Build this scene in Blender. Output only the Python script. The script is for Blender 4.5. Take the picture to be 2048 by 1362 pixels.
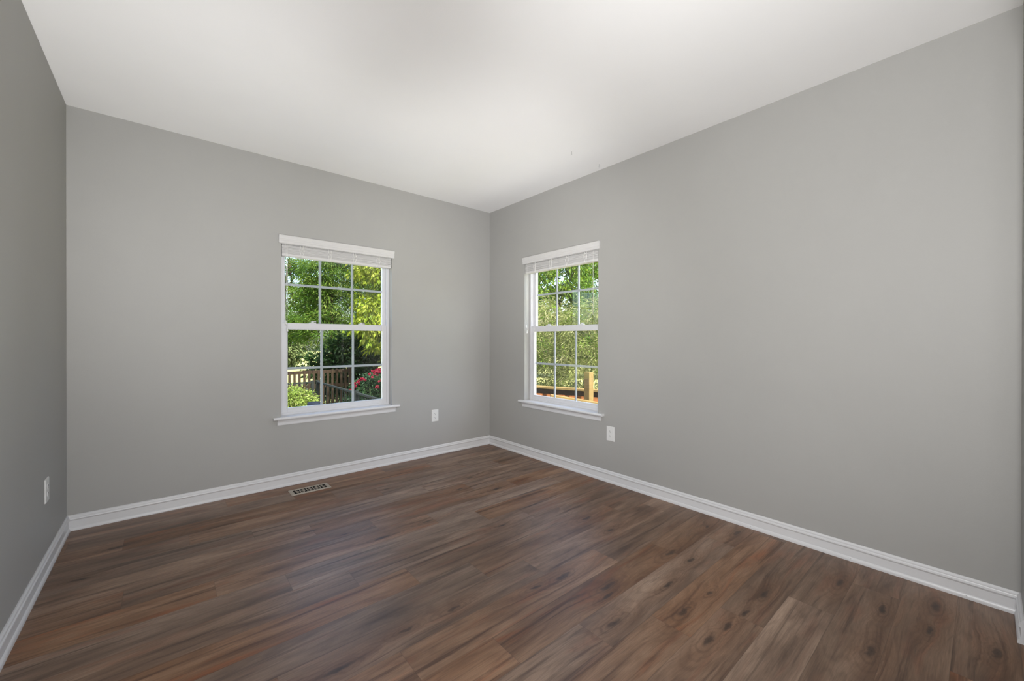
import bpy, bmesh, math, random
import numpy as np
from mathutils import Vector, Matrix

for _o in list(bpy.data.objects):
    bpy.data.objects.remove(_o, do_unlink=True)
SC = bpy.context.scene
COL = SC.collection
random.seed(7)
RNG = np.random.default_rng(11)
PI = math.pi

# ------------------------------------------------------------------ camera
W, L, H = 3.416, 3.9435, 2.743          # room: x -W..0, y -L..0, z 0..H
CAMPOS = Vector((-2.9272, -3.8418, 1.2383))
yaw, pit, rol = math.radians(49.537), math.radians(-0.138), math.radians(0.0586)
d = Vector((math.cos(yaw) * math.cos(pit), math.sin(yaw) * math.cos(pit), math.sin(pit)))
r = Vector((math.sin(yaw), -math.cos(yaw), 0)); u = r.cross(d)
r2 = r * math.cos(rol) + u * math.sin(rol); u2 = -r * math.sin(rol) + u * math.cos(rol)
cam_data = bpy.data.cameras.new('camera')
cam = bpy.data.objects.new('camera', cam_data); COL.objects.link(cam)
cam.matrix_world = Matrix(((r2.x, u2.x, -d.x, CAMPOS.x), (r2.y, u2.y, -d.y, CAMPOS.y),
                           (r2.z, u2.z, -d.z, CAMPOS.z), (0, 0, 0, 1)))
cam_data.sensor_fit = 'HORIZONTAL'; cam_data.sensor_width = 36.0
cam_data.lens = 810.41 / 2048 * 36.0
cam_data.clip_start = 0.02
SC.camera = cam

# ------------------------------------------------------------------ view, sky, sun, big lights
SC.view_settings.view_transform = 'Standard'
SC.view_settings.look = 'None'
SC.view_settings.exposure = 0.0
SC.view_settings.gamma = 1.0
SC.view_settings.use_curve_mapping = False

world = bpy.data.worlds.new('sky'); SC.world = world
world.use_nodes = True
wn = world.node_tree; wn.nodes.clear()
w_out = wn.nodes.new('ShaderNodeOutputWorld'); w_bg = wn.nodes.new('ShaderNodeBackground')
w_sky = wn.nodes.new('ShaderNodeTexSky'); w_sky.sky_type = 'NISHITA'
w_sky.sun_disc = False; w_sky.sun_elevation = math.radians(54); w_sky.sun_rotation = math.radians(188)
w_sky.air_density = 1.0; w_sky.dust_density = 3.5; w_sky.ozone_density = 1.0
w_bg.inputs['Strength'].default_value = 1.0
wn.links.new(w_sky.outputs[0], w_bg.inputs[0]); wn.links.new(w_bg.outputs[0], w_out.inputs[0])

def lamp(name, kind, loc, direction, energy, color=(1, 1, 1), **kw):
    ld = bpy.data.lights.new(name, kind); ld.energy = energy; ld.color = color
    for k, v in kw.items(): setattr(ld, k, v)
    o = bpy.data.objects.new(name, ld); COL.objects.link(o); o.location = loc
    o.rotation_euler = Vector(direction).to_track_quat('-Z', 'Y').to_euler()
    return o

SUNDIR = Vector((0.03, -0.57, 0.82)).normalized()
lamp('sun', 'SUN', (0, -10, 15), -SUNDIR, 27.0, (1.0, 0.95, 0.86), angle=math.radians(0.6))
# unseen fill panels added behind the camera light the room through the opening ...
lamp('fill_panel', 'AREA', (-2.90, -4.00, 0.60), (0, 1, 0), 30, (1.0, 0.995, 0.99), shape='RECTANGLE', size=.95, size_y=1.0)
lamp('fill_panel_up', 'AREA', (-2.90, -4.45, 0.60), (0, .7, .7), 23, (1.0, 0.995, 0.99), shape='RECTANGLE', size=.95, size_y=.8)
# ... and unseen fill spots, added around the camera, even out walls and ceiling
def fill_spot(name, loc, target, energy, angle):
    lamp(name, 'SPOT', loc, Vector(target) - Vector(loc), energy, (1.0, 0.995, 0.99), shadow_soft_size=.2,
         spot_size=math.radians(angle), spot_blend=1.0)
HI, LO = (-2.95, -3.90, 1.75), (-2.90, -3.90, 0.40)
fill_spot('fill_corner', HI, (0, 0, 1.4), 210, 60)
fill_spot('fill_back', HI, (-2, 0, 1.4), 155, 60)
fill_spot('fill_right', HI, (0, -3, 1.8), 250, 110)
fill_spot('fill_ceiling_wide', LO, (-2.9, -.2, H), 156, 60)
fill_spot('fill_ceiling_left', LO, (-2.9, -.2, H), 105, 42)
fill_spot('fill_ceiling_corner', LO, (-.3, -.3, H), 235, 42)
fill_spot('fill_ceiling_right', LO, (-.3, -2.9, H), 35, 60)

# ------------------------------------------------------------------ helpers
WORLD = {}      # object name -> its world matrix

class MB:
    """collects faces and links them as one mesh object"""
    def __init__(self): self.v = []; self.f = []; self.s = []
    def quad_box(self, x0, x1, y0, y1, z0, z1):
        b = len(self.v)
        for z in (z0, z1):
            for (x, y) in ((x0, y0), (x1, y0), (x1, y1), (x0, y1)): self.v.append((x, y, z))
        for q in ((0, 3, 2, 1), (4, 5, 6, 7), (0, 1, 5, 4), (1, 2, 6, 5), (2, 3, 7, 6), (3, 0, 4, 7)):
            self.f.append(tuple(b + i for i in q)); self.s.append(False)
        return self
    def box(self, c, s, M=None):
        b = len(self.v)
        for z in (-.5, .5):
            for (x, y) in ((-.5, -.5), (.5, -.5), (.5, .5), (-.5, .5)):
                p = Vector((x * s[0], y * s[1], z * s[2]))
                if M is not None: p = M @ p
                self.v.append(tuple(p + Vector(c)))
        for q in ((0, 3, 2, 1), (4, 5, 6, 7), (0, 1, 5, 4), (1, 2, 6, 5), (2, 3, 7, 6), (3, 0, 4, 7)):
            self.f.append(tuple(b + i for i in q)); self.s.append(False)
        return self
    def bar(self, a, b_, w, h, up=(0, 0, 1)):
        a = Vector(a); b_ = Vector(b_); dd = (b_ - a); ln = dd.length; dd.normalize()
        up = Vector(up); sx = dd.cross(up)
        if sx.length < 1e-5: up = Vector((0, 1, 0)); sx = dd.cross(up)
        sx.normalize(); uz = sx.cross(dd)
        M = Matrix((sx, dd, uz)).transposed()
        return self.box((a + b_) / 2, (w, ln, h), M)
    def tube(self, pts, rads, n=8, cap=True):
        pts = [Vector(p) for p in pts]
        if not hasattr(rads, '__len__'): rads = [rads] * len(pts)
        base = len(self.v); prev = None
        for i, p in enumerate(pts):
            t = (pts[min(i + 1, len(pts) - 1)] - pts[max(i - 1, 0)]).normalized()
            if prev is None:
                a = Vector((0, 0, 1)) if abs(t.z) < .9 else Vector((1, 0, 0))
                prev = t.cross(a).normalized()
            prev = (prev - t * prev.dot(t)).normalized(); q = t.cross(prev)
            for k in range(n):
                an = 2 * PI * k / n
                self.v.append(tuple(p + (prev * math.cos(an) + q * math.sin(an)) * rads[i]))
        for i in range(len(pts) - 1):
            for k in range(n):
                k2 = (k + 1) % n
                self.f.append((base + i * n + k, base + i * n + k2, base + (i + 1) * n + k2, base + (i + 1) * n + k)); self.s.append(True)
        if cap:
            self.f.append(tuple(base + k for k in reversed(range(n)))); self.s.append(False)
            e = base + (len(pts) - 1) * n
            self.f.append(tuple(e + k for k in range(n))); self.s.append(False)
        return self
    def sweep(self, prof, a, b_, out, up=(0, 0, 1), mitre_a=0.0, mitre_b=0.0, smooth=False):
        """prof: list of (depth along out, height along up), closed; from a to b_; mitres shift ends by depth*mitre"""
        a = Vector(a); b_ = Vector(b_); out = Vector(out); up = Vector(up); dd = (b_ - a).normalized()
        n = len(prof); base = len(self.v)
        for (e, m) in ((a, mitre_a), (b_, mitre_b)):
            for (dp, hh) in prof: self.v.append(tuple(e + out * dp + up * hh + dd * (m * dp)))
        for k in range(n):
            k2 = (k + 1) % n
            self.f.append((base + k, base + k2, base + n + k2, base + n + k)); self.s.append(smooth)
        self.f.append(tuple(base + k for k in reversed(range(n)))); self.s.append(False)
        self.f.append(tuple(base + n + k for k in range(n))); self.s.append(False)
        return self
    def lathe(self, prof, c, axis=(0, 0, 1), n=16):
        ax = Vector(axis).normalized(); a = Vector((1, 0, 0)) if abs(ax.x) < .9 else Vector((0, 1, 0))
        p = ax.cross(a).normalized(); q = ax.cross(p); c = Vector(c); base = len(self.v)
        for (rr, hh) in prof:
            for k in range(n):
                an = 2 * PI * k / n
                self.v.append(tuple(c + ax * hh + (p * math.cos(an) + q * math.sin(an)) * rr))
        for i in range(len(prof) - 1):
            for k in range(n):
                k2 = (k + 1) % n
                self.f.append((base + i * n + k, base + i * n + k2, base + (i + 1) * n + k2, base + (i + 1) * n + k)); self.s.append(True)
        self.f.append(tuple(base + k for k in reversed(range(n)))); self.s.append(False)
        e = base + (len(prof) - 1) * n
        self.f.append(tuple(e + k for k in range(n))); self.s.append(False)
        return self
    def build(self, name, mat, parent=None, bevel=0.0, matrix=None):
        me = bpy.data.meshes.new(name)
        me.from_pydata(self.v, [], self.f)
        me.polygons.foreach_set('use_smooth', self.s)
        bm = bmesh.new(); bm.from_mesh(me)
        bmesh.ops.recalc_face_normals(bm, faces=bm.faces); bm.to_mesh(me); bm.free()
        o = bpy.data.objects.new(name, me); COL.objects.link(o)
        me.materials.append(mat)
        if matrix is not None: o.matrix_world = matrix
        if bevel:
            m = o.modifiers.new('bevel', 'BEVEL'); m.width = bevel; m.segments = 2; m.limit_method = 'ANGLE'
            m.angle_limit = math.radians(40)
        if parent is not None:
            o.parent = parent
            o.matrix_parent_inverse = WORLD.get(parent.name, parent.matrix_basis).inverted()
        WORLD[o.name] = matrix.copy() if matrix is not None else Matrix.Identity(4)
        return o

def thing(name, label, cat, loc=(0, 0, 0), group=None, kind=None):
    o = bpy.data.objects.new(name, None); COL.objects.link(o); o.location = loc
    o.empty_display_size = 0.1
    o['label'] = label; o['category'] = cat
    if group: o['group'] = group
    if kind: o['kind'] = kind
    return o

def struct(o, label=None, cat=None):
    o['kind'] = 'structure'
    if label: o['label'] = label
    if cat: o['category'] = cat
    return o

# ------------------------------------------------------------------ materials
OUT = 0.33      # foliage and fences reflect only a few per cent of full sun
def dim(c, k=OUT): return tuple(x * k for x in c)

def lin(c):
    return tuple((x / 255 / 12.92) if x / 255 <= .04045 else ((x / 255 + .055) / 1.055) ** 2.4 for x in c)

def mat_new(name):
    m = bpy.data.materials.new(name); m.use_nodes = True
    nt = m.node_tree; nt.nodes.clear()
    out = nt.nodes.new('ShaderNodeOutputMaterial')
    return m, nt, out

def principled(name, color, rough=.5, spec=.5, metal=0.0, bump=None, vary=0.0, vscale=8.0):
    m, nt, out = mat_new(name)
    b = nt.nodes.new('ShaderNodeBsdfPrincipled')
    b.inputs['Roughness'].default_value = rough; b.inputs['Metallic'].default_value = metal
    b.inputs['Specular IOR Level'].default_value = spec
    nt.links.new(b.outputs[0], out.inputs[0])
    tc = nt.nodes.new('ShaderNodeTexCoord')
    if vary:
        nz = nt.nodes.new('ShaderNodeTexNoise'); nz.inputs['Scale'].default_value = vscale; nz.inputs['Detail'].default_value = 5
        nt.links.new(tc.outputs['Object'], nz.inputs['Vector'])
        rp = nt.nodes.new('ShaderNodeValToRGB')
        rp.color_ramp.elements[0].position = .3; rp.color_ramp.elements[1].position = .7
        rp.color_ramp.elements[0].color = (*[c * (1 - vary) for c in color], 1)
        rp.color_ramp.elements[1].color = (*[min(1, c * (1 + vary)) for c in color], 1)
        nt.links.new(nz.outputs['Fac'], rp.inputs[0]); nt.links.new(rp.outputs[0], b.inputs['Base Color'])
    else:
        b.inputs['Base Color'].default_value = (*color, 1)
    if bump:
        nb = nt.nodes.new('ShaderNodeTexNoise'); nb.inputs['Scale'].default_value = bump[0]; nb.inputs['Detail'].default_value = 3
        nt.links.new(tc.outputs['Object'], nb.inputs['Vector'])
        bp = nt.nodes.new('ShaderNodeBump'); bp.inputs['Strength'].default_value = bump[1]; bp.inputs['Distance'].default_value = .002
        nt.links.new(nb.outputs['Fac'], bp.inputs['Height']); nt.links.new(bp.outputs[0], b.inputs['Normal'])
    return m

M_WALL = principled('grey_wall_paint', (0.345, 0.341, 0.328), .55, .35, bump=(260, .12), vary=.012, vscale=3)
M_CEIL = principled('white_ceiling_paint', (0.885, 0.885, 0.885), .8, .2, bump=(200, .1), vary=.01, vscale=2)
M_TRIM = principled('white_trim_paint', (0.62, 0.62, 0.63), .35, .5, vary=.01, vscale=5)
M_VINYL = principled('white_vinyl', (0.60, 0.60, 0.62), .35, .5, vary=.008, vscale=6)
M_GRILLE = principled('shaded_white_grille', (0.46, 0.47, 0.52), .4, .4, vary=.01)  # white bars; the weaker light between the panes is greyed into this colour
M_BLIND = principled('white_blind_slats', (0.56, 0.552, 0.548), .5, .4, vary=.02, vscale=20)
M_PLATE = principled('white_plastic', (0.66, 0.66, 0.65), .3, .5, vary=.01)
M_SLOT = principled('dark_slot', (0.03, 0.03, 0.03), .6, .3, vary=.1)
M_CORD = principled('white_cord', (0.78, 0.77, 0.75), .7, .2, vary=.03, vscale=60)
M_BRASS = principled('tan_metal', (0.42, 0.37, 0.305), .42, .5, metal=.2, vary=.08, vscale=30)
M_DUCT_SHADE = principled('duct_shade', (0.012, 0.012, 0.012), .8, .2, vary=.1)  # near-black, the shade down the duct put into a colour
M_STEEL = principled('grey_steel', (0.40, 0.40, 0.40), .5, .4, metal=.2, vary=.05)
M_IRON = principled('black_iron', dim((0.018, 0.024, 0.022), OUT * 1.2), .7, .15, vary=.15)
M_BARK = principled('bark', dim((0.09, 0.065, 0.045), OUT * 1.2), .9, .2, vary=.4, vscale=14, bump=(30, .6))
M_STEM = principled('green_stem', dim((0.14, 0.16, 0.06), OUT * 1.2), .8, .2, vary=.3)
M_FENCE = principled('tree_shaded_fence_wood', dim((0.040, 0.022, 0.010), OUT), .85, .2, vary=.3, vscale=12)  # tree shade over the pickets is darkened into this brown
M_CEDAR = principled('orange_cedar', dim((0.55, 0.20, 0.065), OUT * 1.2), .8, .2, vary=.2, vscale=10)
M_PINE = principled('yellow_pine', dim((0.27, 0.18, 0.06), OUT * 1.2), .75, .25, vary=.15, vscale=10)
M_LAWN = principled('lawn', (0.19, 0.19, 0.07), .95, .1, vary=.35, vscale=2.5)
M_BLUE = principled('blue_glaze', dim((0.012, 0.018, 0.035), OUT), .7, .1, vary=.1)
M_BOUNCE = principled('pale_bounce', (0.58, 0.55, 0.50), .9, .2, vary=.08, vscale=3)  # pale surface of the added slabs that bounce sun indoors

def glass_material():
    m, nt, out = mat_new('window_glass')
    tr = nt.nodes.new('ShaderNodeBsdfTransparent'); tr.inputs[0].default_value = (.95, .97, .96, 1)
    gl = nt.nodes.new('ShaderNodeBsdfGlossy'); gl.inputs['Roughness'].default_value = .01
    lw = nt.nodes.new('ShaderNodeLayerWeight'); lw.inputs[0].default_value = .5
    pw = nt.nodes.new('ShaderNodeMath'); pw.operation = 'POWER'; pw.inputs[1].default_value = 5
    fr = nt.nodes.new('ShaderNodeMath'); fr.operation = 'MULTIPLY_ADD'; fr.inputs[1].default_value = .95; fr.inputs[2].default_value = .04
    nt.links.new(lw.outputs['Facing'], pw.inputs[0]); nt.links.new(pw.outputs[0], fr.inputs[0])
    mx = nt.nodes.new('ShaderNodeMixShader')
    nt.links.new(fr.outputs[0], mx.inputs[0]); nt.links.new(tr.outputs[0], mx.inputs[1]); nt.links.new(gl.outputs[0], mx.inputs[2])
    nt.links.new(mx.outputs[0], out.inputs[0])
    return m
M_GLASS = glass_material()

def leaf_material(name, ca, cb, cc, trans=.35, rough=.5):
    """leaf: diffuse + gloss + translucency; the per-leaf 'tint' attribute picks its colour"""
    m, nt, out = mat_new(name)
    at = nt.nodes.new('ShaderNodeAttribute'); at.attribute_name = 'tint'
    rp = nt.nodes.new('ShaderNodeValToRGB'); e = rp.color_ramp.elements
    ca, cb, cc = dim(ca), dim(cb), dim(cc)
    e[0].position = 0; e[0].color = (*ca, 1); e[1].position = 1; e[1].color = (*cc, 1)
    k = e.new(.5); k.color = (*cb, 1)
    nt.links.new(at.outputs['Fac'], rp.inputs[0])
    b = nt.nodes.new('ShaderNodeBsdfPrincipled'); b.inputs['Roughness'].default_value = rough
    b.inputs['Specular IOR Level'].default_value = .10
    tl = nt.nodes.new('ShaderNodeBsdfTranslucent')
    hs = nt.nodes.new('ShaderNodeHueSaturation'); hs.inputs['Saturation'].default_value = 1.15; hs.inputs['Value'].default_value = 1.3
    mx = nt.nodes.new('ShaderNodeMixShader'); mx.inputs[0].default_value = trans
    nt.links.new(rp.outputs[0], b.inputs['Base Color']); nt.links.new(rp.outputs[0], hs.inputs['Color'])
    nt.links.new(hs.outputs[0], tl.inputs[0])
    nt.links.new(b.outputs[0], mx.inputs[1]); nt.links.new(tl.outputs[0], mx.inputs[2]); nt.links.new(mx.outputs[0], out.inputs[0])
    return m

# ------------------------------------------------------------------ floor planks
KNOTS = [(-0.909, -2.965), (-0.716, -3.144), (-1.131, -2.948), (-0.932, -3.135), (-1.081, -3.119), (-1.224, -3.102), (-0.684, -2.765),
         (-0.148, -2.805), (-0.695, -2.652), (-1.0, -2.799), (-0.313, -3.356), (-0.201, -2.644), (-0.425, -3.534), (-0.795, -3.545),
         (-0.451, -3.684), (-0.432, -3.87), (-0.208, -3.692), (-1.307, -2.654), (-1.242, -2.607), (-1.352, -2.404),
         (-1.521, -2.381), (-1.44, -2.788), (-1.125, -2.947), (-1.923, -2.252), (-2.434, -2.266), (-2.152, -2.237), (-0.725, -2.257),
         (-0.71, -2.043), (-1.219, -1.746), (-0.868, -0.844), (-0.843, -1.207), (-1.09, -1.012), (-2.238, -1.012), (-2.065, -1.193),
         (-1.574, -1.373), (-1.906, -1.395), (-1.541, -0.621), (-3.269, -0.812), (-3.15, -0.489)]
PW, PL = 0.17763, 1.2142
ROWJ = {14: -2.746, 13: -2.44, 16: -2.233, 18: -1.70, 17: -1.43, 10: -1.731, 11: -1.947, 9: -1.469, 7: -1.978, 6: -1.688,
        12: -1.102, 5: -1.388, 4: -1.13, 3: -.869, 2: -.572, 1: -.24, 0: -.9, 8: -1.25, 15: -1.962, 19: -1.925, 20: -2.3, 21: -1.6,
        -1: -1.7, -2: -.5}

def floor_material():
    m, nt, out = mat_new('vinyl_plank_floor')
    N = nt.nodes.new; LK = nt.links.new
    def math_(op, a, b=None, c=None, clamp=False):
        n = N('ShaderNodeMath'); n.operation = op; n.use_clamp = clamp
        for i, x in enumerate((a, b, c)):
            if x is None: continue
            if isinstance(x, (int, float)): n.inputs[i].default_value = x
            else: LK(x, n.inputs[i])
        return n.outputs[0]
    def vmath(op, a, b=None, c=None):
        n = N('ShaderNodeVectorMath'); n.operation = op
        for i, x in enumerate((a, b, c)):
            if x is None: continue
            if isinstance(x, tuple): n.inputs[i].default_value = x
            else: LK(x, n.inputs[i])
        return n
    def noise(vec, scale, detail=4, rough=.55, dist=0.0):
        n = N('ShaderNodeTexNoise'); n.inputs['Scale'].default_value = scale; n.inputs['Detail'].default_value = detail
        n.inputs['Roughness'].default_value = rough; n.inputs['Distortion'].default_value = dist
        LK(vec, n.inputs['Vector']); return n
    def mixc(fac, a, b, mode='MIX'):
        n = N('ShaderNodeMix'); n.data_type = 'RGBA'; n.blend_type = mode
        if isinstance(fac, (int, float)): n.inputs[0].default_value = fac
        else: LK(fac, n.inputs[0])
        for i, x in ((6, a), (7, b)):
            if isinstance(x, tuple): n.inputs[i].default_value = (*x, 1)
            else: LK(x, n.inputs[i])
        return n.outputs[2]
    def ramp(fac, stops):
        n = N('ShaderNodeValToRGB'); e = n.color_ramp.elements
        while len(e) < len(stops): e.new(.5)
        for i, (p, c) in enumerate(stops):
            e[i].position = p; e[i].color = (*c, 1) if not isinstance(c, (int, float)) else (c, c, c, 1)
        LK(fac, n.inputs[0]); return n.outputs[0]
    uv = N('ShaderNodeUVMap'); uv.uv_map = 'grain'
    ed = N('ShaderNodeUVMap'); ed.uv_map = 'edge'
    tc = N('ShaderNodeTexCoord')
    pr = N('ShaderNodeAttribute'); pr.attribute_name = 'plank'
    prs = N('ShaderNodeSeparateColor'); LK(pr.outputs['Color'], prs.inputs[0])
    # knots: nearest knot distance in a space stretched across the plank
    wob = noise(tc.outputs['Object'], 22, 4)
    wv = vmath('MULTIPLY_ADD', wob.outputs['Color'], (.07, .028, 0), (-.035, -.014, 0))
    P = vmath('ADD', tc.outputs['Object'], wv.outputs[0]).outputs[0]
    dist = None; halo = None
    for i, (kx, ky) in enumerate(KNOTS):
        s = 0.75 + 0.6 * ((i * 37) % 11) / 10
        sx, sy = 17.5 / s, 62 / s
        q = vmath('MULTIPLY_ADD', P, (sx, sy, 0), (-kx * sx, -ky * sy, 0)).outputs[0]
        ln = vmath('LENGTH', q).outputs['Value']
        dist = ln if dist is None else math_('MINIMUM', dist, ln)
    core = math_('SUBTRACT', 1.0, math_('MULTIPLY', dist, 1.15), clamp=True)
    core = math_('POWER', core, .8)
    halo = math_('SUBTRACT', 1.0, math_('MULTIPLY', dist, .22), clamp=True)
    kring = math_('MULTIPLY_ADD', math_('SINE', math_('MULTIPLY_ADD', dist, 7.5, math_('MULTIPLY', wob.outputs['Fac'], 9))), .5, .5)
    # grain, warped round the knots
    warp = math_('MULTIPLY', halo, .035)
    sep = N('ShaderNodeSeparateXYZ'); LK(uv.outputs[0], sep.inputs[0])
    v2 = math_('ADD', sep.outputs[1], warp)
    cm = N('ShaderNodeCombineXYZ'); LK(sep.outputs[0], cm.inputs[0]); LK(v2, cm.inputs[1])
    G = cm.outputs[0]
    def st(sx, sy): return vmath('MULTIPLY', G, (sx, sy, 1)).outputs[0]
    broad = noise(st(1.6, 9), 1.0, 4, .55, .6)
    streak = noise(st(.85, 30), 1.0, 6, .62, .3)
    fine = noise(st(9, 230), 1.0, 4, .65, .2)
    ringn = noise(st(1.0, 5), 1.0, 3, .5, .3)
    rings = math_('SINE', math_('MULTIPLY_ADD', ringn.outputs['Fac'], 75, math_('MULTIPLY', fine.outputs['Fac'], 2.5)))
    rings = math_('MULTIPLY_ADD', rings, .5, .5)
    red = noise(st(2.2, 14), 1.0, 3, .5, .5)
    base = ramp(broad.outputs['Fac'], [(.28, lin((76, 58, 45))), (.45, lin((108, 88, 73))), (.6, lin((124, 105, 90))), (.75, lin((140, 121, 106)))])
    redm = ramp(red.outputs['Fac'], [(.55, 0.0), (.72, 1.0)])
    base = mixc(math_('MULTIPLY', redm, .55), base, lin((122, 78, 54)))
    dk = ramp(streak.outputs['Fac'], [(.33, 1.0), (.46, 0.0)])
    base = mixc(math_('MULTIPLY', dk, .88), base, lin((66, 48, 37)))
    base = mixc(math_('MULTIPLY', ramp(rings, [(.62, 0.0), (1.0, 1.0)]), .22), base, lin((72, 52, 40)))
    fm = ramp(fine.outputs['Fac'], [(.28, .72), (.7, 1.16)])
    base = mixc(1.0, base, fm, 'MULTIPLY')
    # per plank tone
    tone = math_('MULTIPLY_ADD', prs.outputs[0], .34, .84)
    cmb = N('ShaderNodeCombineColor'); LK(tone, cmb.inputs[0]); LK(tone, cmb.inputs[1]); LK(tone, cmb.inputs[2])
    base = mixc(1.0, base, cmb.outputs[0], 'MULTIPLY')
    grey = N('ShaderNodeHueSaturation'); LK(base, grey.inputs['Color'])
    LK(math_('MULTIPLY_ADD', prs.outputs[1], .55, .68), grey.inputs['Saturation'])
    base = grey.outputs[0]
    base = mixc(math_('MULTIPLY', halo, .28), base, lin((118, 80, 50)))
    base = mixc(math_('MULTIPLY', math_('MULTIPLY', ramp(kring, [(.6, 0.0), (.95, 1.0)]), math_('POWER', halo, 1.5)), .45), base, lin((58, 40, 29)))
    smear = math_('MULTIPLY', math_('SUBTRACT', 1.0, math_('MULTIPLY', dist, .42), clamp=True), ramp(streak.outputs['Fac'], [(.40, 1.0), (.62, .15)]))
    base = mixc(math_('MULTIPLY', smear, .7), base, lin((60, 50, 43)))
    base = mixc(math_('MULTIPLY', core, .85), base, lin((33, 28, 26)))
    base = mixc(1.0, base, (1.24, 1.07, .92), 'MULTIPLY')
    # plank seams
    es = N('ShaderNodeSeparateXYZ'); LK(ed.outputs[0], es.inputs[0])
    e1 = math_('MINIMUM', es.outputs[0], math_('SUBTRACT', PL, es.outputs[0]))
    e2 = math_('MINIMUM', es.outputs[1], math_('SUBTRACT', PW, es.outputs[1]))
    seam = math_('MULTIPLY', math_('MINIMUM', math_('ABSOLUTE', e1), math_('ABSOLUTE', e2)), 1 / .0016, clamp=True)
    base = mixc(math_('MULTIPLY', math_('SUBTRACT', 1.0, seam), .45), base, lin((52, 40, 32)))
    b = N('ShaderNodeBsdfPrincipled'); LK(base, b.inputs['Base Color'])
    LK(math_('MULTIPLY_ADD', fine.outputs['Fac'], .10, .38), b.inputs['Roughness'])
    b.inputs['Specular IOR Level'].default_value = .5
    bp = N('ShaderNodeBump'); bp.inputs['Strength'].default_value = .10; bp.inputs['Distance'].default_value = .001
    LK(math_('ADD', fine.outputs['Fac'], math_('MULTIPLY', seam, 1.0)), bp.inputs['Height']); LK(bp.outputs[0], b.inputs['Normal'])
    LK(b.outputs[0], out.inputs[0])
    return m

def build_floor():
    vs, fs, guv, euv, tint = [], [], [], [], []
    y_start = -3.34 * 1.1242
    rnd = random.Random(5)
    for k in range(-14, 22):
        y0 = y_start + PW * k; y1 = y0 + PW
        ya, yb = max(y0, -6.0), min(y1, .02)
        if yb <= ya: continue
        j = ROWJ.get(k, rnd.uniform(-1.2, 0)) * 1.1242
        x = j - PL * 5
        while x < .02:
            xa, xb = max(x, -W - .02), min(x + PL, .02)
            go = (rnd.uniform(0, 50), rnd.uniform(0, 50)); t = (rnd.random(), rnd.random(), rnd.random())
            if xb > xa + 1e-4:
                b = len(vs)
                vs += [(xa, ya, 0), (xb, ya, 0), (xb, yb, 0), (xa, yb, 0)]
                fs.append((b, b + 1, b + 2, b + 3))
                for (px, py) in ((xa, ya), (xb, ya), (xb, yb), (xa, yb)):
                    euv.append((px - x, py - y0)); guv.append((px - x + go[0], py - y0 + go[1])); tint.append((*t, 1))
            x += PL
    nf = len(fs); b = len(vs)            # slab below the planks
    x0, x1, y0, y1 = -W - .15, .15, -6.1, .15
    for z in (-.002, -.2):
        vs += [(x0, y0, z), (x1, y0, z), (x1, y1, z), (x0, y1, z)]
    for q in ((0, 1, 2, 3), (7, 6, 5, 4), (0, 4, 5, 1), (1, 5, 6, 2), (2, 6, 7, 3), (3, 7, 4, 0)):
        fs.append(tuple(b + i for i in q)); euv += [(.5, .08)] * 4; guv += [(0, 0)] * 4; tint += [(.5, .5, .5, 1)] * 4
    me = bpy.data.meshes.new('floor'); me.from_pydata(vs, [], fs)
    a = me.uv_layers.new(name='grain'); a.data.foreach_set('uv', np.array(guv, 'f').ravel())
    a = me.uv_layers.new(name='edge'); a.data.foreach_set('uv', np.array(euv, 'f').ravel())
    c = me.color_attributes.new('plank', 'FLOAT_COLOR', 'CORNER'); c.data.foreach_set('color', np.array(tint, 'f').ravel())
    o = bpy.data.objects.new('floor', me); COL.objects.link(o); me.materials.append(floor_material())
    struct(o, 'brown wood-look plank floor running across the room', 'floor')
    return o
build_floor()

# ------------------------------------------------------------------ room shell
T = .16
AX0, AX1 = -2.1945, -1.2195       # opening of the window in the far left wall (x range)
BY1, BY0 = -.618, -1.593          # opening of the window in the right wall (y range)
OZ0, OZ1 = .565, 2.085
DX0, DX1, DZ = -3.36, -0.35, 2.45     # doorway behind the camera, widened to let the added fill light in

struct(MB().quad_box(-W - T, T, -6.1, T, H, H + .2).build('ceiling', M_CEIL), 'smooth white painted ceiling', 'ceiling')
m = MB()
m.quad_box(-W - T, AX0, 0, T, -.2, H); m.quad_box(AX1, T, 0, T, -.2, H)
m.quad_box(AX0, AX1, 0, T, -.2, OZ0); m.quad_box(AX0, AX1, 0, T, OZ1, H)
struct(m.build('wall_back', M_WALL), 'grey wall facing the camera, left window in it', 'wall')
m = MB()
m.quad_box(0, T, -6.1, BY0, -.2, H); m.quad_box(0, T, BY1, 0, -.2, H)
m.quad_box(0, T, BY0, BY1, -.2, OZ0); m.quad_box(0, T, BY0, BY1, OZ1, H)
struct(m.build('wall_right', M_WALL), 'long grey wall on the right with one window', 'wall')
struct(MB().quad_box(-W - T, -W, -6.1, 0, -.2, H).build('wall_left', M_WALL), 'grey wall at the left edge, in shade', 'wall')
m = MB()
m.quad_box(-W, DX0, -L - .12, -L, 0, H); m.quad_box(DX1, 0, -L - .12, -L, 0, H); m.quad_box(DX0, DX1, -L - .12, -L, DZ, H)
struct(m.build('wall_front', M_WALL), 'grey wall behind the camera, its doorway widened for the fill light', 'wall')
struct(MB().quad_box(-W - T, T, -6.1, -5.98, -.2, H).build('wall_hall_sunblock', M_WALL), 'grey hall wall beyond the doorway, unseen, added to keep the sun out', 'wall')  # added to close off the unseen hall against the sun

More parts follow.
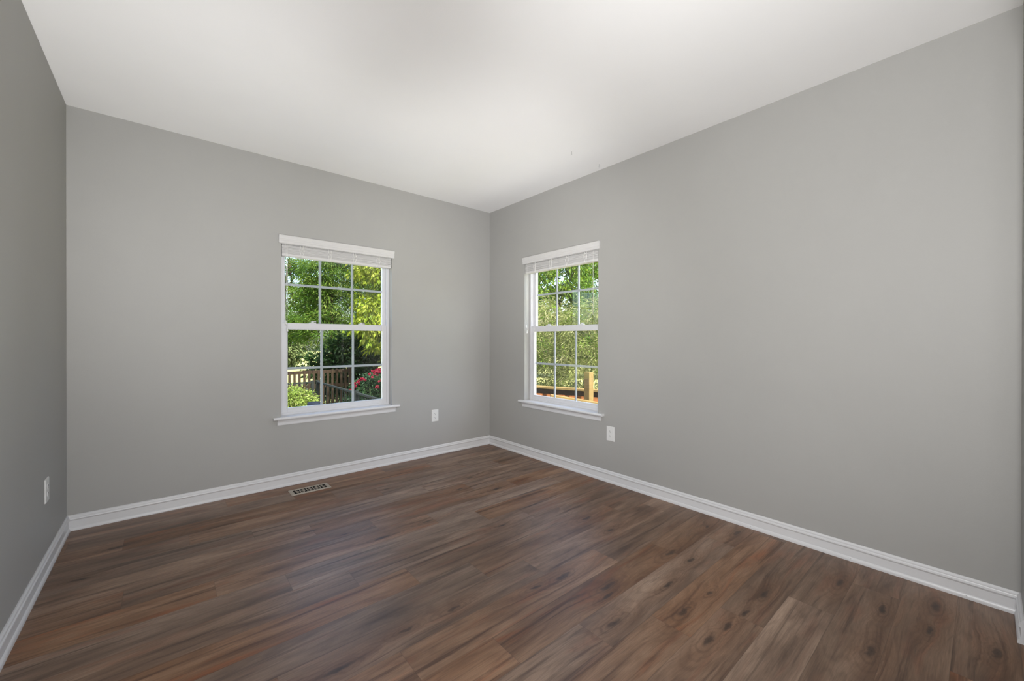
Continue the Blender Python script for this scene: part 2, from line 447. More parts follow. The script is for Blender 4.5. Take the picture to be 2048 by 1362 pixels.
PROF = [(0, 0), (.0185, 0), (.0185, .008), (.0172, .014), (.0142, .0195), (.0100, .0225), (.0095, .064), (.0105, .067), (.0140, .070),
        (.0155, .0745), (.0145, .0795), (.0105, .082), (.0092, .085), (.0105, .088), (.0098, .0925), (.0065, .097), (.0045, .100), (0, .100)]
def nails(mb, pts, out):
    for p in pts: mb.lathe([(.0022, 0), (.0022, .0006)], p, out, 8)
struct(MB().sweep(PROF, (-W, 0, 0), (0, 0, 0), (0, -1, 0), mitre_a=1, mitre_b=-1).build('baseboard_back', M_TRIM), 'white baseboard along the far left wall', 'baseboard')
bb = MB().sweep(PROF, (0, 0, 0), (0, -L, 0), (-1, 0, 0), mitre_a=1, mitre_b=-1).build('baseboard_right', M_TRIM)
struct(bb, 'white baseboard along the long right wall', 'baseboard')
nb = MB(); nails(nb, [(-.0165, y, .0145) for y in (-1.9, -2.35, -2.84, -3.35, -3.78)], (-1, 0, .3)); nb.build('nail_head', M_STEEL, bb)
struct(MB().sweep(PROF, (-W, 0, 0), (-W, -L, 0), (1, 0, 0), mitre_a=1, mitre_b=-1).build('baseboard_left', M_TRIM), 'white baseboard along the left wall', 'baseboard')
struct(MB().sweep(PROF, (0, -L, 0), (DX1 + .07, -L, 0), (0, 1, 0), mitre_a=1, mitre_b=0).build('baseboard_front', M_TRIM), 'white baseboard at the right frame edge', 'baseboard')

# ------------------------------------------------------------------ windows (local frame: s along the wall, q into the wall, z up)
def window(idx, P0, along, inward, label, place):
    """P0: wall-plane point at the centre of the opening at floor level; along = viewer's right on the wall; inward = into the wall"""
    al, iw = Vector(along), Vector(inward)
    Mx = Matrix.Translation(Vector(P0)) @ Matrix((al, iw, Vector((0, 0, 1)))).transposed().to_4x4()
    root = thing('window_%d' % idx, label, 'window', P0, kind='structure')
    hw = .4875; zb, zt = .587, OZ1
    def put(mb, name, mat, par=root, bevel=.0015): return mb.build(name, mat, par, bevel, Mx)
    # outer vinyl frame
    f = MB()
    q0, q1 = .075, .155
    f.quad_box(-hw, -hw + .022, q0, q1, zb, zt); f.quad_box(hw - .022, hw, q0, q1, zb, zt)
    f.quad_box(-hw + .022, hw - .022, q0, q1, zt - .022, zt); f.quad_box(-hw + .022, hw - .022, q0, q1, zb - .02, zb + .018)
    f.quad_box(-hw + .022, -hw + .032, q0 + .038, q0 + .043, zb, zt); f.quad_box(hw - .032, hw - .022, q0 + .038, q0 + .043, zb, zt)
    put(f, 'window_frame', M_VINYL)
    def sash(name, q, z0, z1, gx, gz0, gz1, inset):
        s = MB(); q2 = q + .030; x1 = hw - inset
        s.quad_box(-x1, -gx, q, q2, z0, z1); s.quad_box(gx, x1, q, q2, z0, z1)
        s.quad_box(-gx, gx, q, q2, z0, gz0); s.quad_box(-gx, gx, q, q2, gz1, z1)
        for (a0, a1) in ((-gx - .006, -gx), (gx, gx + .006)): s.quad_box(a0, a1, q - .004, q, gz0 - .006, gz1 + .006)
        s.quad_box(-gx, gx, q - .004, q, gz0 - .006, gz0); s.quad_box(-gx, gx, q - .004, q, gz1, gz1 + .006)
        so = put(s, name, M_VINYL)
        g = MB(); g.quad_box(-gx - .004, gx + .004, q + .013, q + .0155, gz0 - .004, gz1 + .004)
        put(g, 'glass_pane', M_GLASS, so, 0)
        k = MB(); third = 2 * gx / 3; zm = (gz0 + gz1) / 2
        for x in (-gx + third, gx - third): k.quad_box(x - .010, x + .010, q + .018, q + .025, gz0 - .003, gz1 + .003)
        for (xa, xb) in ((-gx - .003, -gx + third - .010), (-gx + third + .010, gx - third - .010), (gx - third + .010, gx + .003)):
            k.quad_box(xa, xb, q + .018, q + .025, zm - .010, zm + .010)
        put(k, 'grille', M_GRILLE, so, 0)
        return so
    sash('upper_sash', .119, 1.345, zt - .022, .436, 1.376, 2.062, .023)
    lo = sash('lower_sash', .083, zb + .010, 1.380, .423, .643, 1.324, .0225)
    for sx in (-.22, .22):                         # cam locks on the meeting rail
        c = MB(); c.quad_box(sx - .028, sx + .028, .086, .108, 1.380, 1.388); c.lathe([(.011, 0), (.011, .010), (.007, .013)], (sx, .097, 1.388), n=12)
        c.quad_box(sx - .004, sx + .030, .090, .098, 1.394, 1.400)
        put(c, 'sash_lock', M_VINYL, lo, .001)
    # stool with rounded nose, and moulded apron
    st = MB()
    st.sweep([(-.036, 0), (-.040, .004), (-.042, .011), (-.040, .018), (-.036, .022), (.0, .022), (.0, 0)], (-hw - .062, 0, .565), (hw + .068, 0, .565), (0, 1, 0))
    st.quad_box(-hw, hw, 0, .0752, .565, .587)
    put(st, 'window_stool', M_TRIM, root, 0)
    ap = MB(); ap.sweep([(0, 0), (-.007, 0), (-.0085, .006), (-.009, .022), (-.013, .034), (-.020, .042), (-.022, .048), (0, .048)],
                        (-hw - .030, 0, .517), (hw + .034, 0, .517), (0, 1, 0))
    put(ap, 'window_apron', M_TRIM, root, 0)
    return root, Mx, hw

def blind(Mx, P0, hw, label, tassel_side, seed):
    rnd = random.Random(seed)
    root = thing('window_blind', label, 'blind', P0, group='raised white blinds on the windows')
    def put(mb, name, mat, par=root, bevel=.0): return mb.build(name, mat, par, bevel, Mx)
    # crown-profiled valance just proud of the wall, with returns
    pv = [(.002, 0), (-.012, 0), (-.0145, .004), (-.012, .010), (-.0125, .018), (-.0165, .026), (-.0165, .034), (-.0145, .040), (-.0175, .050),
          (-.0205, .058), (-.0205, .066), (-.018, .071), (.002, .071)]
    v = MB(); v.sweep(pv, (-hw - .019, -.001, 2.043), (hw + .019, -.001, 2.043), (0, 1, 0))
    put(v, 'valance', M_BLIND)
    put(MB().quad_box(-hw + .006, hw - .006, .006, .058, 2.040, 2.080), 'headrail', M_BLIND, bevel=.001)
    s = MB(); z = 1.966; n = 17
    for i in range(n):                              # stacked faux-wood slats, each a shade out of line
        j = rnd.uniform(-.0022, .0035); dz = .0042; t = rnd.uniform(-.0008, .0008); x1 = hw - .006
        b = len(s.v)
        for (q, zz) in ((.003 + j, z), (.003 + j, z + .0032), (.030 + j, z + .0036), (.056 + j, z + .0032), (.056 + j, z), (.030 + j, z + .0004)):
            s.v.append((-x1, q, zz - t)); s.v.append((x1, q, zz + t))
        for k in range(6):
            k2 = (k + 1) % 6; s.f.append((b + 2 * k, b + 2 * k + 1, b + 2 * k2 + 1, b + 2 * k2)); s.s.append(False)
        s.f.append(tuple(b + 2 * k for k in range(6))); s.s.append(False); s.f.append(tuple(b + 2 * k + 1 for k in reversed(range(6)))); s.s.append(False)
        z += dz
    put(s, 'slats', M_BLIND)
    br = MB().quad_box(-hw + .006, hw - .006, .004, .058, 1.943, 1.9655)
    put(br, 'bottom_rail', M_BLIND, bevel=.003)
    for x in (-.33, -.10, .12, .345):               # ladder cords bulging over the stack
        c = MB()
        for dx in (-.012, .012):
            c.tube([(x + dx, .003, 2.05), (x + dx * .8, -.003, 2.03), (x + dx * 1.5, -.007, 2.0), (x + dx * .9, -.005, 1.975), (x + dx * .6, -.002, 1.955), (x + dx * .6, .003, 1.945)], .0022, 6)
        for k in range(6): c.tube([(x - .013, -.004, 2.028 - .011 * k), (x, -.0085, 2.022 - .011 * k), (x + .013, -.004, 2.028 - .011 * k)], .0019, 5)
        put(c, 'ladder_cord', M_CORD)
    # lift cords with tassels on one side, tilt cords on the other
    for k, (dx, zend) in enumerate(((0, 1.365), (.010, 1.305))):
        x = tassel_side * (hw - .035) + dx; q = -.004
        cd = put(MB().tube([(x, q, 2.045), (x + .002, q, 1.8), (x - .001, q, zend + .03)], .0011, 6), 'lift_cord', M_CORD)
        put(MB().lathe([(.002, .034), (.004, .030), (.0055, .012), (.0085, .004), (.0085, 0), (.003, -.002)], (x - .001, q, zend), n=14), 'tassel', M_PLATE, cd)
    x = -tassel_side * (hw - .055)
    put(MB().tube([(x, -.004, 2.045), (x + .001, -.004, 1.7), (x, -.004, 1.46)], .0016, 6), 'tilt_wand', M_CORD)
    return root

wA = window(1, ((AX0 + AX1) / 2, 0, 0), (1, 0, 0), (0, 1, 0), 'white double-hung window in the far left wall, dark fence outside', 'A')
wB = window(2, (0, (BY0 + BY1) / 2, 0), (0, -1, 0), (1, 0, 0), 'white double-hung window in the right wall, pale hedge outside', 'B')
blind(wA[1], ((AX0 + AX1) / 2, 0, 0), wA[2], 'raised white slatted blind on the left window, above the dark fence view', -1, 3)
blind(wB[1], (0, (BY0 + BY1) / 2, 0), wB[2], 'raised white slatted blind on the right window, with a tasselled cord', -1, 4)

# ------------------------------------------------------------------ outlets, register, hooks
def outlet(P0, along, outward, label):
    al, ow = Vector(along), Vector(outward)
    Mx = Matrix.Translation(Vector(P0)) @ Matrix((al, -ow, Vector((0, 0, 1)))).transposed().to_4x4()
    root = thing('power_outlet', label, 'outlet', P0, group='wall outlets')
    p = MB(); w, h = .0405, .0635
    pr = [(w, h, 0), (w, h, -.003), (w - .003, h - .003, -.006)]
    b = 0
    for (a, c, q) in pr: p.v += [(-a, q, -c), (a, q, -c), (a, q, c), (-a, q, c)]
    for i in range(2):
        for k in range(4):
            k2 = (k + 1) % 4; p.f.append((4 * i + k, 4 * i + k2, 4 * i + 4 + k2, 4 * i + 4 + k)); p.s.append(False)
    p.f.append((8, 9, 10, 11)); p.s.append(False); p.f.append((3, 2, 1, 0)); p.s.append(False)
    p.build('cover_plate', M_PLATE, root, .001, Mx)
    for zc in (-.0205, .0205):
        f = MB(); n = 20; b = 0
        ring = [(.0168 * math.cos(2 * PI * k / n), max(-.0138, min(.0138, .0168 * math.sin(2 * PI * k / n)))) for k in range(n)]
        for q in (-.0055, -.0078): f.v += [(x, q, z + zc) for (x, z) in ring]
        for k in range(n): f.f.append((k, (k + 1) % n, n + (k + 1) % n, n + k)); f.s.append(False)
        f.f.append(tuple(range(n, 2 * n))); f.s.append(False)
        rc = f.build('receptacle', M_PLATE, root, 0, Mx)
        s = MB()
        s.quad_box(-.0075, -.0050, -.0084, -.0076, zc - .001, zc + .0078); s.quad_box(.0050, .0072, -.0084, -.0076, zc, zc + .0070)
        s.lathe([(.0026, 0), (.0026, .0008)], (0, -.0076, zc - .0066), (0, -1, 0), 10)
        s.build('slot', M_SLOT, rc, 0, Mx)
    MB().lathe([(.0032, 0), (.0030, .0012), (.0012, .0016)], (0, -.006, 0), (0, -1, 0), 12).build('screw', M_PLATE, root, 0, Mx)
    return root
outlet((-.736, 0, .423), (1, 0, 0), (0, -1, 0), 'white duplex outlet on the far wall, right of the left window')
outlet((0, -1.728, .423), (0, -1, 0), (-1, 0, 0), 'white duplex outlet on the right wall, below its window')
outlet((-W, -.586, .432), (0, 1, 0), (1, 0, 0), 'white duplex outlet on the shaded left wall, at the left edge')

def register():
    x0, x1, y0, y1 = -2.174, -1.877, -.287, -.149
    root = thing('floor_register', 'tan metal floor register with cut scrolls, under the left window by the baseboard', 'vent', ((x0 + x1) / 2, (y0 + y1) / 2, 0))
    f = MB(); m_ = .026; my = .023
    xi0, xi1, yi0, yi1 = x0 + m_, x1 - m_, y0 + my, y1 - my
    o_ = [(x0, y0), (x1, y0), (x1, y1), (x0, y1)]; i_ = [(xi0, yi0), (xi1, yi0), (xi1, yi1), (xi0, yi1)]
    c_ = [(x0 + .006, y0 + .006), (x1 - .006, y0 + .006), (x1 - .006, y1 - .006), (x0 + .006, y1 - .006)]
    for lst, z in ((o_, .0006), (o_, .0022), (c_, .0052), (i_, .0052), (i_, .0015)):
        f.v += [(x, y, z) for (x, y) in lst]
    for i in range(4):
        for k in range(4):
            k2 = (k + 1) % 4; f.f.append((4 * i + k, 4 * i + k2, 4 * i + 4 + k2, 4 * i + 4 + k)); f.s.append(False)
    f.build('frame', M_BRASS, root)
    MB().quad_box(xi0 - .004, xi1 + .004, yi0 - .004, yi1 + .004, .0004, .0012).build('duct_shade_panel', M_DUCT_SHADE, root)  # flat black sheet standing in for shade below the grille
    g = MB(); z = .0040; n = 5; cw = (xi1 - xi0) / n; hy = yi1 - yi0; yc = (yi0 + yi1) / 2
    rr = .0013
    for i in range(n + 1):
        x = xi0 + cw * i
        if 0 < i < n: g.bar((x, yi0, z), (x, yi1, z), .005, .002)
    for i in range(n):
        xc = xi0 + cw * (i + .5); s = 1 if i % 2 else -1
        for sg in (-1, 1):
            pts = []
            for k in range(22):                         # S scroll in each cell
                a = k / 21 * 2.6 * PI; rad = .017 - .012 * k / 21
                pts.append((xc + s * sg * (.003 - rad * .62 * math.cos(a)), yc + sg * (hy * .24 - rad * .95 * math.sin(a)), z))
            g.tube(pts, rr * 1.2, 6)
        g.tube([(xc - cw / 2, yc, z), (xc + cw / 2, yc, z)], rr * 1.1, 6)
        g.tube([(xc, yi0, z), (xc + s * .004, yc, z), (xc, yi1, z)], rr * 1.1, 6)
    g.build('scroll_grille', M_BRASS, root)
register()

def ceiling_hook(x, y, label):
    root = thing('ceiling_hook', label, 'hook', (x, y, H), group='small hooks in the ceiling')
    MB().lathe([(.004, 0), (.004, .001), (.002, .002)], (x, y, H), (0, 0, -1), 12).build('base', M_STEEL, root)
    pts = [(x, y, H - .002), (x, y, H - .010)]
    for k in range(13):
        a = PI / 2 - k / 12 * 1.5 * PI
        pts.append((x + .0055 * math.cos(a), y, H - .0165 + .0055 * math.sin(a)))
    MB().tube(pts, .0010, 8).build('hook', M_STEEL, root)
ceiling_hook(-.4534, -1.675, 'small metal ceiling hook farther out from the right wall')
ceiling_hook(-.096, -1.675, 'small metal ceiling hook close to the right wall')

# ------------------------------------------------------------------ outside: ground, fences, railings
GZ = -.80
lawn = MB().quad_box(-30, 60, T + .02, 70, GZ - .3, GZ).build('lawn', M_LAWN)
struct(lawn, 'sunlit lawn outside the windows', 'lawn')
struct(MB().quad_box(T + .02, 60, -30, T + .02, GZ - .3, GZ).build('side_yard', M_LAWN), 'sunlit ground outside the right window', 'ground')
struct(MB().quad_box(T + .02, 1.75, -9, T + .02, GZ, GZ + .05).build('side_bounce', M_BOUNCE), 'unseen pale patio along the house below the right window', 'reflector')  # added below the sight line to throw sunlight up to the ceiling
struct(MB().quad_box(-6, .6, T + .03, 4.2, GZ, GZ + .05).build('back_bounce', M_BOUNCE), 'unseen pale patio along the house below the left window', 'reflector')  # second added bounce surface, hidden below the left window sill

def picket_fence():
    y = 7.35; top = .44
    root = thing('picket_fence', 'brown picket fence, darkened in colour for tree shade, with bright gaps, beyond the metal fence', 'fence', (-.8, y, GZ))
    for x in (-2.6, -.85, .9): MB().quad_box(x - .05, x + .05, y + .03, y + .13, GZ, top + .03).build('post', M_FENCE, root)
    for z in (top - .04, .03, GZ + .2): MB().quad_box(-2.6, .9, y - .02, y + .03, z - .04, z + .04).build('rail', M_FENCE, root)
    x = -2.55; k = 0
    while x < .85:
        MB().quad_box(x, x + .055, y - .045, y - .021, GZ + .05, top + .02 * math.sin(k)).build('picket', M_FENCE, root)
        x += .112; k += 1
picket_fence()

def metal_fence(a, b, label, group):
    a = Vector(a); b = Vector(b); z = .30; dd = (b - a); n = int(dd.length / .125)
    root = thing('metal_fence', label, 'fence', ((a.x + b.x) / 2, (a.y + b.y) / 2, GZ), group)
    MB().bar((a.x, a.y, z), (b.x, b.y, z), .045, .03).build('top_rail', M_IRON, root)
    MB().bar((a.x, a.y, GZ + .12), (b.x, b.y, GZ + .12), .035, .03).build('bottom_rail', M_IRON, root)
    for k in range(3):
        p = a.lerp(b, k / 2); MB().quad_box(p.x - .03, p.x + .03, p.y - .03, p.y + .03, GZ, z + .04).build('post', M_IRON, root)
    for k in range(1, n):
        p = a.lerp(b, k / n); MB().quad_box(p.x - .006, p.x + .006, p.y - .006, p.y + .006, GZ + .12, z).build('baluster', M_IRON, root)
metal_fence((-.40, .9), (-.40, 5.70), 'black metal baluster fence running out from the house, in front of the red roses', 'black metal garden fences')
metal_fence((-.50, 5.72), (-3.2, 5.72), 'black metal baluster fence behind the lime-green shrub', 'black metal garden fences')

def board_fence():
    a = Vector((1.48, 1.73)); b = Vector((2.50, -1.0)); dd = (b - a).normalized(); nn = Vector((dd.y, -dd.x))
    if nn.x > 0: nn = -nn                                  # towards the house
    root = thing('board_fence', 'orange cedar board fence with a pale top rail, below the pale hedge', 'fence', ((a.x + b.x) / 2, (a.y + b.y) / 2, GZ))
    ln = (b - a).length; top = .455
    P = lambda s, o, z: (a.x + dd.x * s + nn.x * o, a.y + dd.y * s + nn.y * o, z)
    MB().bar(P(0, 0, top), P(ln, 0, top), .13, .03).build('cap_rail', M_PINE, root)
    MB().bar(P(0, .0, top - .06), P(ln, .0, top - .06), .04, .085).build('upper_rail', M_FENCE, root)
    MB().bar(P(0, .0, GZ + .25), P(ln, .0, GZ + .25), .04, .085).build('lower_rail', M_FENCE, root)
    s = .05; k = 0
    while s < ln:
        off = .034 if k % 2 == 0 else -.034
        zt = top - .10 if k % 2 == 0 else top - .02
        MB().bar(P(s, off, GZ + .05), P(s, off, zt), .115 if k % 2 == 0 else .13, .02, up=(nn.x, nn.y, 0)).build('board', M_CEDAR, root)
        s += .098; k += 1
    for q in (.0, ln * .5, ln): MB().bar(P(q, -.07, GZ), P(q, -.07, top - .02), .09, .09, up=(nn.x, nn.y, 0)).build('post', M_FENCE, root)
board_fence()

def deck_rail():
    root = thing('deck_railing', 'yellow pine railing post with a sloping handrail, outside the right window', 'railing', (1.35, -.40, GZ))
    MB().quad_box(1.307, 1.397, -.445, -.355, GZ, .81).build('post', M_PINE, root, .004)
    MB().bar((.84, -.19, .515), (1.62, -.86, .345), .085, .035).build('handrail', M_PINE, root, .003)
deck_rail()

# ------------------------------------------------------------------ plants
def leaf_mesh(name, mat, parent, base, dirs, norms, length, width, tint, fold=.25):
    """one mesh of folded leaves: base points, unit directions, unit normals (n,3); length, width (n,)"""
    n = len(base)
    side = np.cross(dirs, norms); side /= np.linalg.norm(side, axis=1, keepdims=True) + 1e-9
    nn = np.cross(side, dirs)
    l = length[:, None]; w = width[:, None]
    mid = base + dirs * l * .45
    lf = mid + side * w * .5 + nn * w * fold
    rt = mid - side * w * .5 + nn * w * fold
    tip = base + dirs * l - nn * l * .10
    V = np.stack([base, lf, tip, rt], 1).reshape(-1, 3).astype('f')
    i = np.arange(n) * 4
    F = np.stack([i, i + 1, i + 2, i, i + 2, i + 3], 1).reshape(-1).astype('i')
    me = bpy.data.meshes.new(name)
    me.vertices.add(4 * n); me.vertices.foreach_set('co', V.ravel())
    me.loops.add(6 * n); me.loops.foreach_set('vertex_index', F)
    me.polygons.add(2 * n); me.polygons.foreach_set('loop_start', np.arange(2 * n, dtype='i') * 3)
    me.polygons.foreach_set('use_smooth', np.zeros(2 * n, bool))
    me.update(calc_edges=True)
    at = me.attributes.new('tint', 'FLOAT', 'FACE'); at.data.foreach_set('value', np.repeat(tint, 2).astype('f'))
    me.materials.append(mat)
    o = bpy.data.objects.new(name, me); COL.objects.link(o)
    if parent is not None:
        o.parent = parent; o.matrix_parent_inverse = parent.matrix_basis.inverted()
    return o

def unit(a): return a / (np.linalg.norm(a, axis=1, keepdims=True) + 1e-9)

def sprays(blobs, n_spray, per, spread, leaf_l, leaf_w, droop=.3, out=.6, flat=.5, shell=.55, jitter=.5):
    """leaves grouped in sprays set near the skin of a set of ellipsoid blobs"""
    vol = np.array([b[1][0] * b[1][1] * b[1][2] for b in blobs]) ** .7
    pick = RNG.choice(len(blobs), n_spray, p=vol / vol.sum())
    C = np.array([b[0] for b in blobs], float)[pick]; R = np.array([b[1] for b in blobs], float)[pick]
    dv = unit(RNG.normal(size=(n_spray, 3)))
    rad = shell + (1 - shell) * RNG.random((n_spray, 1)) ** .6
    ctr = C + dv * R * rad
    ax = unit(dv * out + RNG.normal(size=(n_spray, 3)) * .5 + np.array([0, 0, -droop]))
    tone = RNG.random(n_spray)
    c = np.repeat(ctr, per, 0); a = np.repeat(ax, per, 0); n = n_spray * per
    t = RNG.random((n, 1))
    lat = RNG.normal(size=(n, 3)) * np.array([1, 1, flat])
    pos = c + a * (t - .5) * spread * 2 + lat * spread * .42
    dirs = unit(a * .6 + lat * jitter + np.array([0, 0, -droop]))
    nor = unit(RNG.normal(size=(n, 3)) * .55 + np.array([0, 0, 1.0]))
    ll = leaf_l * (.65 + .7 * RNG.random(n)); ww = leaf_w * (.65 + .7 * RNG.random(n))
    tint = np.clip(np.repeat(tone, per) * .6 + RNG.random(n) * .4, 0, 1)
    return pos, dirs, nor, ll, ww, tint

def trunk(root, base, top, r0, blobs, nb=6):
    m = MB(); base = Vector(base); top = Vector(top)
    pts = [base.lerp(top, k / 5) + Vector((random.uniform(-.05, .05), random.uniform(-.05, .05), 0)) for k in range(6)]
    m.tube(pts, [r0 * (1 - .14 * k) for k in range(6)], 10)
    m.build('trunk', M_BARK, root)
    b_ = MB()
    for i in range(nb):
        b = blobs[i % len(blobs)]; c = Vector(b[0]) + Vector([random.uniform(-.5, .5) * q for q in b[1]])
        s = pts[2 + i % 4]; mid = s.lerp(c, .5) + Vector((0, 0, .15))
        b_.tube([s, mid, c], [r0 * .45, r0 * .28, r0 * .1], 7)
    b_.build('branches', M_BARK, root)

def plant(name, label, cat, base, blobs, mat, n_spray, per, spread, ll, lw, tr=None, group=None, **kw):
    root = thing(name, label, cat, base, group=group)
    if tr: trunk(root, base, (base[0] + tr[1], base[1] + tr[2], tr[0]), tr[3], blobs, tr[4] if len(tr) > 4 else 6)
    p = sprays(blobs, n_spray, per, spread, ll, lw, **kw)
    ok = p[0][:, 2] > GZ + .02
    leaf_mesh('foliage', mat, root, *[q[ok] for q in p])
    return root

ML_YEL = leaf_material('leaf_yellow_green', (.13, .23, .012), (.29, .38, .025), (.58, .62, .12))
ML_MID = leaf_material('leaf_mid_green', (.045, .13, .018), (.13, .26, .03), (.42, .53, .12))
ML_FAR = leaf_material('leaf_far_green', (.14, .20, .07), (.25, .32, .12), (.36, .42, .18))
ML_DARK = leaf_material('leaf_shade_green', (.015, .045, .015), (.03, .075, .022), (.06, .12, .03))  # dark tone standing in for the shade inside the trees
ML_SHRUB = leaf_material('leaf_shrub_green', (.20, .34, .05), (.36, .50, .10), (.60, .68, .24))
ML_ROSE = leaf_material('leaf_rose_green', (.025, .07, .035), (.05, .115, .05), (.09, .16, .06))
ML_FLOWER = leaf_material('petal_red', (.35, .015, .05), (.55, .03, .09), (.72, .10, .16), trans=.25)
ML_STRAW = leaf_material('leaf_pale_hedge', (.17, .24, .05), (.36, .41, .13), (.68, .64, .36))
ML_BRIGHT = leaf_material('leaf_bright_green', (.08, .22, .018), (.22, .39, .04), (.46, .58, .10))

# seen through the left window
plant('broadleaf_tree', 'yellow-green large-leaved tree at the right of the left window', 'tree', (1.75, 6.3, GZ),
      [((1.65, 6.2, 2.5), (1.05, .95, 1.25)), ((1.0, 5.9, 1.80), (.62, .65, .62)), ((1.35, 6.0, 1.35), (.62, .6, .45)), ((2.0, 6.2, 1.25), (.8, .75, .75)),
       ((1.4, 6.3, 3.4), (1.0, .9, .8)), ((.72, 5.75, 1.62), (.36, .4, .20)), ((2.3, 6.5, 2.6), (.8, .8, 1.1))],
      ML_YEL, 500, 16, .19, .125, .066, tr=(2.6, -.1, 0, .07, 9), droop=.55, shell=.45)
plant('conifer_tree', 'feathery mid-green evergreen in the middle of the left window', 'tree', (1.35, 10.7, GZ),
      [((1.45, 10.7, 1.45), (1.2, .9, .65)), ((1.35, 10.7, 2.4), (1.1, .9, .7)), ((1.5, 10.7, 3.4), (1.0, .9, .8)), ((1.6, 10.7, 4.5), (.8, .8, .8)),
       ((.55, 10.6, 1.9), (.6, .6, .25)), ((.75, 10.6, 3.0), (.5, .6, .25)), ((2.7, 10.8, 2.4), (1.0, .8, 1.4)), ((2.6, 10.8, 4.2), (1.0, .8, 1.0)), ((1.05, 10.7, 3.55), (.7, .8, .6))],
      ML_MID, 1400, 34, .25, .12, .022, tr=(5.0, 0, 0, .13, 10), droop=.22, flat=.3, shell=.5)
plant('spreading_tree', 'airy green tree with white sky gaps at the left of the left window', 'tree', (.1, 13.4, GZ),
      [((.55, 13.3, 1.65), (1.0, .9, .45)), ((.25, 13.4, 2.45), (.62, .8, .16)), ((1.2, 13.3, 3.0), (.75, .9, .5)), ((.9, 13.3, 4.0), (.55, .7, .35)), ((-.35, 13.3, 1.5), (.7, .8, .3)),
       ((1.6, 13.3, 2.6), (.7, .8, .9)), ((.2, 13.3, 3.25), (.38, .6, .28))],
      ML_MID, 640, 30, .26, .13, .030, tr=(4.3, .5, 0, .10, 9), droop=.25, flat=.3, shell=.4)
plant('tree_shade_mass', 'dark leaf mass standing in for shade inside the trees, right of the picket fence', 'hedge', (2.2, 8.6, GZ),  # added dark foliage where there is only shade between the trees
      [((1.35, 8.6, .45), (.75, .4, 1.05)), ((2.3, 8.6, .7), (1.0, .4, 1.3)), ((3.4, 8.6, .9), (1.0, .4, 1.5)), ((.6, 8.75, .25), (.45, .35, .7))],
      ML_DARK, 620, 26, .22, .13, .07, shell=.5)
plant('shade_tree', 'deep green tree closing the view behind the yellow-green leaves of the left window', 'tree', (4.6, 13.8, GZ),
      [((4.2, 13.7, 1.6), (1.1, 1.0, 1.3)), ((4.9, 13.8, 3.0), (1.2, 1.0, 1.2)), ((4.0, 13.7, 3.9), (.9, .9, .9))],
      ML_MID, 560, 26, .26, .14, .05, tr=(4.2, 0, 0, .12, 8), droop=.3, shell=.5)
for i in range(6):
    x = -8.4 + 4.0 * i
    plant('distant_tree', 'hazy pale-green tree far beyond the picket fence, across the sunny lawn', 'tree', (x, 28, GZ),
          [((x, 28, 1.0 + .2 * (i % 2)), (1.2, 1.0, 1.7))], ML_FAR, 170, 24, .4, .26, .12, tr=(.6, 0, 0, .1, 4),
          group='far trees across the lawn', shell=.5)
plant('leafy_shrub', 'bright lime-green shrub at the bottom left of the left window', 'shrub', (-1.02, 4.95, GZ),
      [((-1.02, 4.95, -.15), (.34, .32, .48)), ((-.80, 4.78, -.22), (.22, .22, .38)), ((-1.30, 5.03, -.2), (.32, .3, .42))],
      ML_SHRUB, 560, 18, .080, .050, .024, droop=.05, shell=.5)

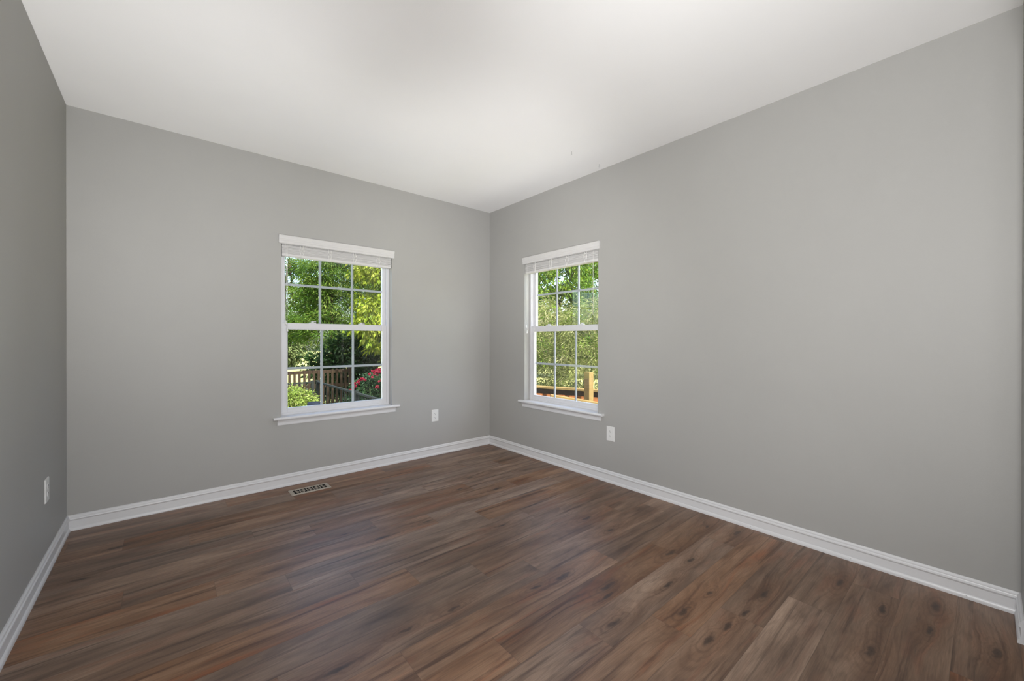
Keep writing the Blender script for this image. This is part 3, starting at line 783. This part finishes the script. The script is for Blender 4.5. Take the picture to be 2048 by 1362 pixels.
def rose_bush():
    base = (.40, 4.60, GZ)
    root = thing('rose_bush', 'dark green rose bush with red blooms, behind the black metal fence', 'bush', base)
    blobs = [((.42, 4.6, .02), (.40, .38, .46)), ((.10, 4.65, -.16), (.24, .28, .46)), ((.78, 4.5, .06), (.36, .36, .50)), ((.28, 4.62, .28), (.22, .22, .2))]
    m = MB()
    for i in range(9):
        a = i * .7; m.tube([(base[0] + .05 * math.cos(a), base[1] + .05 * math.sin(a), GZ), (base[0] + .2 * math.cos(a), base[1] + .2 * math.sin(a), -.2), (base[0] + .34 * math.cos(a), base[1] + .3 * math.sin(a), .25)], [.012, .009, .004], 6)
    m.build('stems', M_STEM, root)
    leaf_mesh('foliage', ML_ROSE, root, *sprays(blobs, 520, 18, .09, .06, .036, droop=.1, shell=.35))
    spots = [(.30, 4.30, .54, .085), (.40, 4.26, .58, .070), (.52, 4.20, .56, .075), (-.02, 4.60, .20, .060), (.03, 4.56, .28, .060), (.08, 4.52, .35, .055), (.13, 4.48, .42, .045),
             (.62, 4.15, .57, .065), (.70, 4.12, .52, .06), (.42, 4.2, .38, .05), (.60, 4.1, .34, .05), (.34, 4.22, .26, .035), (.10, 4.36, -.06, .045), (.05, 4.4, -.12, .04)]
    for (x, y, z, rr) in spots:
        for q in range(max(2, int(round(6 * rr / .06)))):
            c = np.array([x, y, z]) + RNG.normal(size=3) * rr * np.array([.7, .5, .42])
            n = 30; dv = unit(RNG.normal(size=(n, 3)) + np.array([0, -.3, .5]))
            leaf_mesh('bloom', ML_FLOWER, root, np.repeat(c[None], n, 0), dv, unit(RNG.normal(size=(n, 3))), .024 + .012 * RNG.random(n), np.full(n, .026), RNG.random(n))
rose_bush()

gp = thing('garden_pot', 'small dark blue planter in front of the lime-green shrub', 'pot', (-.87, 4.15, GZ))
MB().lathe([(.07, 0), (.09, .10), (.11, .45), (.10, .75), (.12, .86), (.105, .89), (.09, .87)], (-.87, 4.15, GZ), n=20).build('body', M_BLUE, gp)
MB().lathe([(.09, 0), (.09, .01)], (-.87, 4.15, GZ + .85), n=16).build('soil', M_BARK, gp)

# seen through the right window
plant('pale_hedge', 'tall pale straw-green hedge behind the cedar board fence', 'hedge', (3.2, 1.5, GZ),
      [((2.15 + .42 * i, 2.9 - .95 * i, .55 + .12 * (i % 2)), (.75, .75, 1.25 + .1 * (i % 3))) for i in range(4)] +
      [((2.7 + .5 * i, 2.9 - .85 * i, .9), (.7, .7, 1.25)) for i in range(4)],
      ML_STRAW, 1900, 26, .13, .095, .014, droop=.45, shell=.6, jitter=.9)
for i, (b, lab) in enumerate((((5.0, 5.15, GZ), 'bright green tree at the upper left of the right window'),
                              ((7.3, 5.75, GZ), 'bright green tree in the upper middle of the right window'),
                              ((9.7, 6.5, GZ), 'bright green tree at the upper right of the right window, farthest of three'))):
    x, y, _ = b
    plant('bushy_tree', lab, 'tree', b, [((x, y, 2.2), (.88, .95, 1.0)), ((x + .1, y - .2, 3.4), (.82, .9, .9)), ((x - .1, y + .1, 1.2), (.86, .95, .8)), ((x + .1, y, 4.4), (.7, .8, .8))],
          ML_BRIGHT, 480, 24, .20, .13, .055, tr=(4.0, 0, 0, .10, 8), group='trees beyond the pale hedge', droop=.3, shell=.5)
plant('distant_thicket', 'deep green thicket behind the bright green trees of the right window', 'thicket', (14, 10.5, GZ),
      [((12.4 + 1.2 * i, 12.2 - 1.2 * i, 1.0), (1.1, 1.1, 1.7)) for i in range(5)], ML_MID, 620, 22, .3, .18, .09, shell=.5)
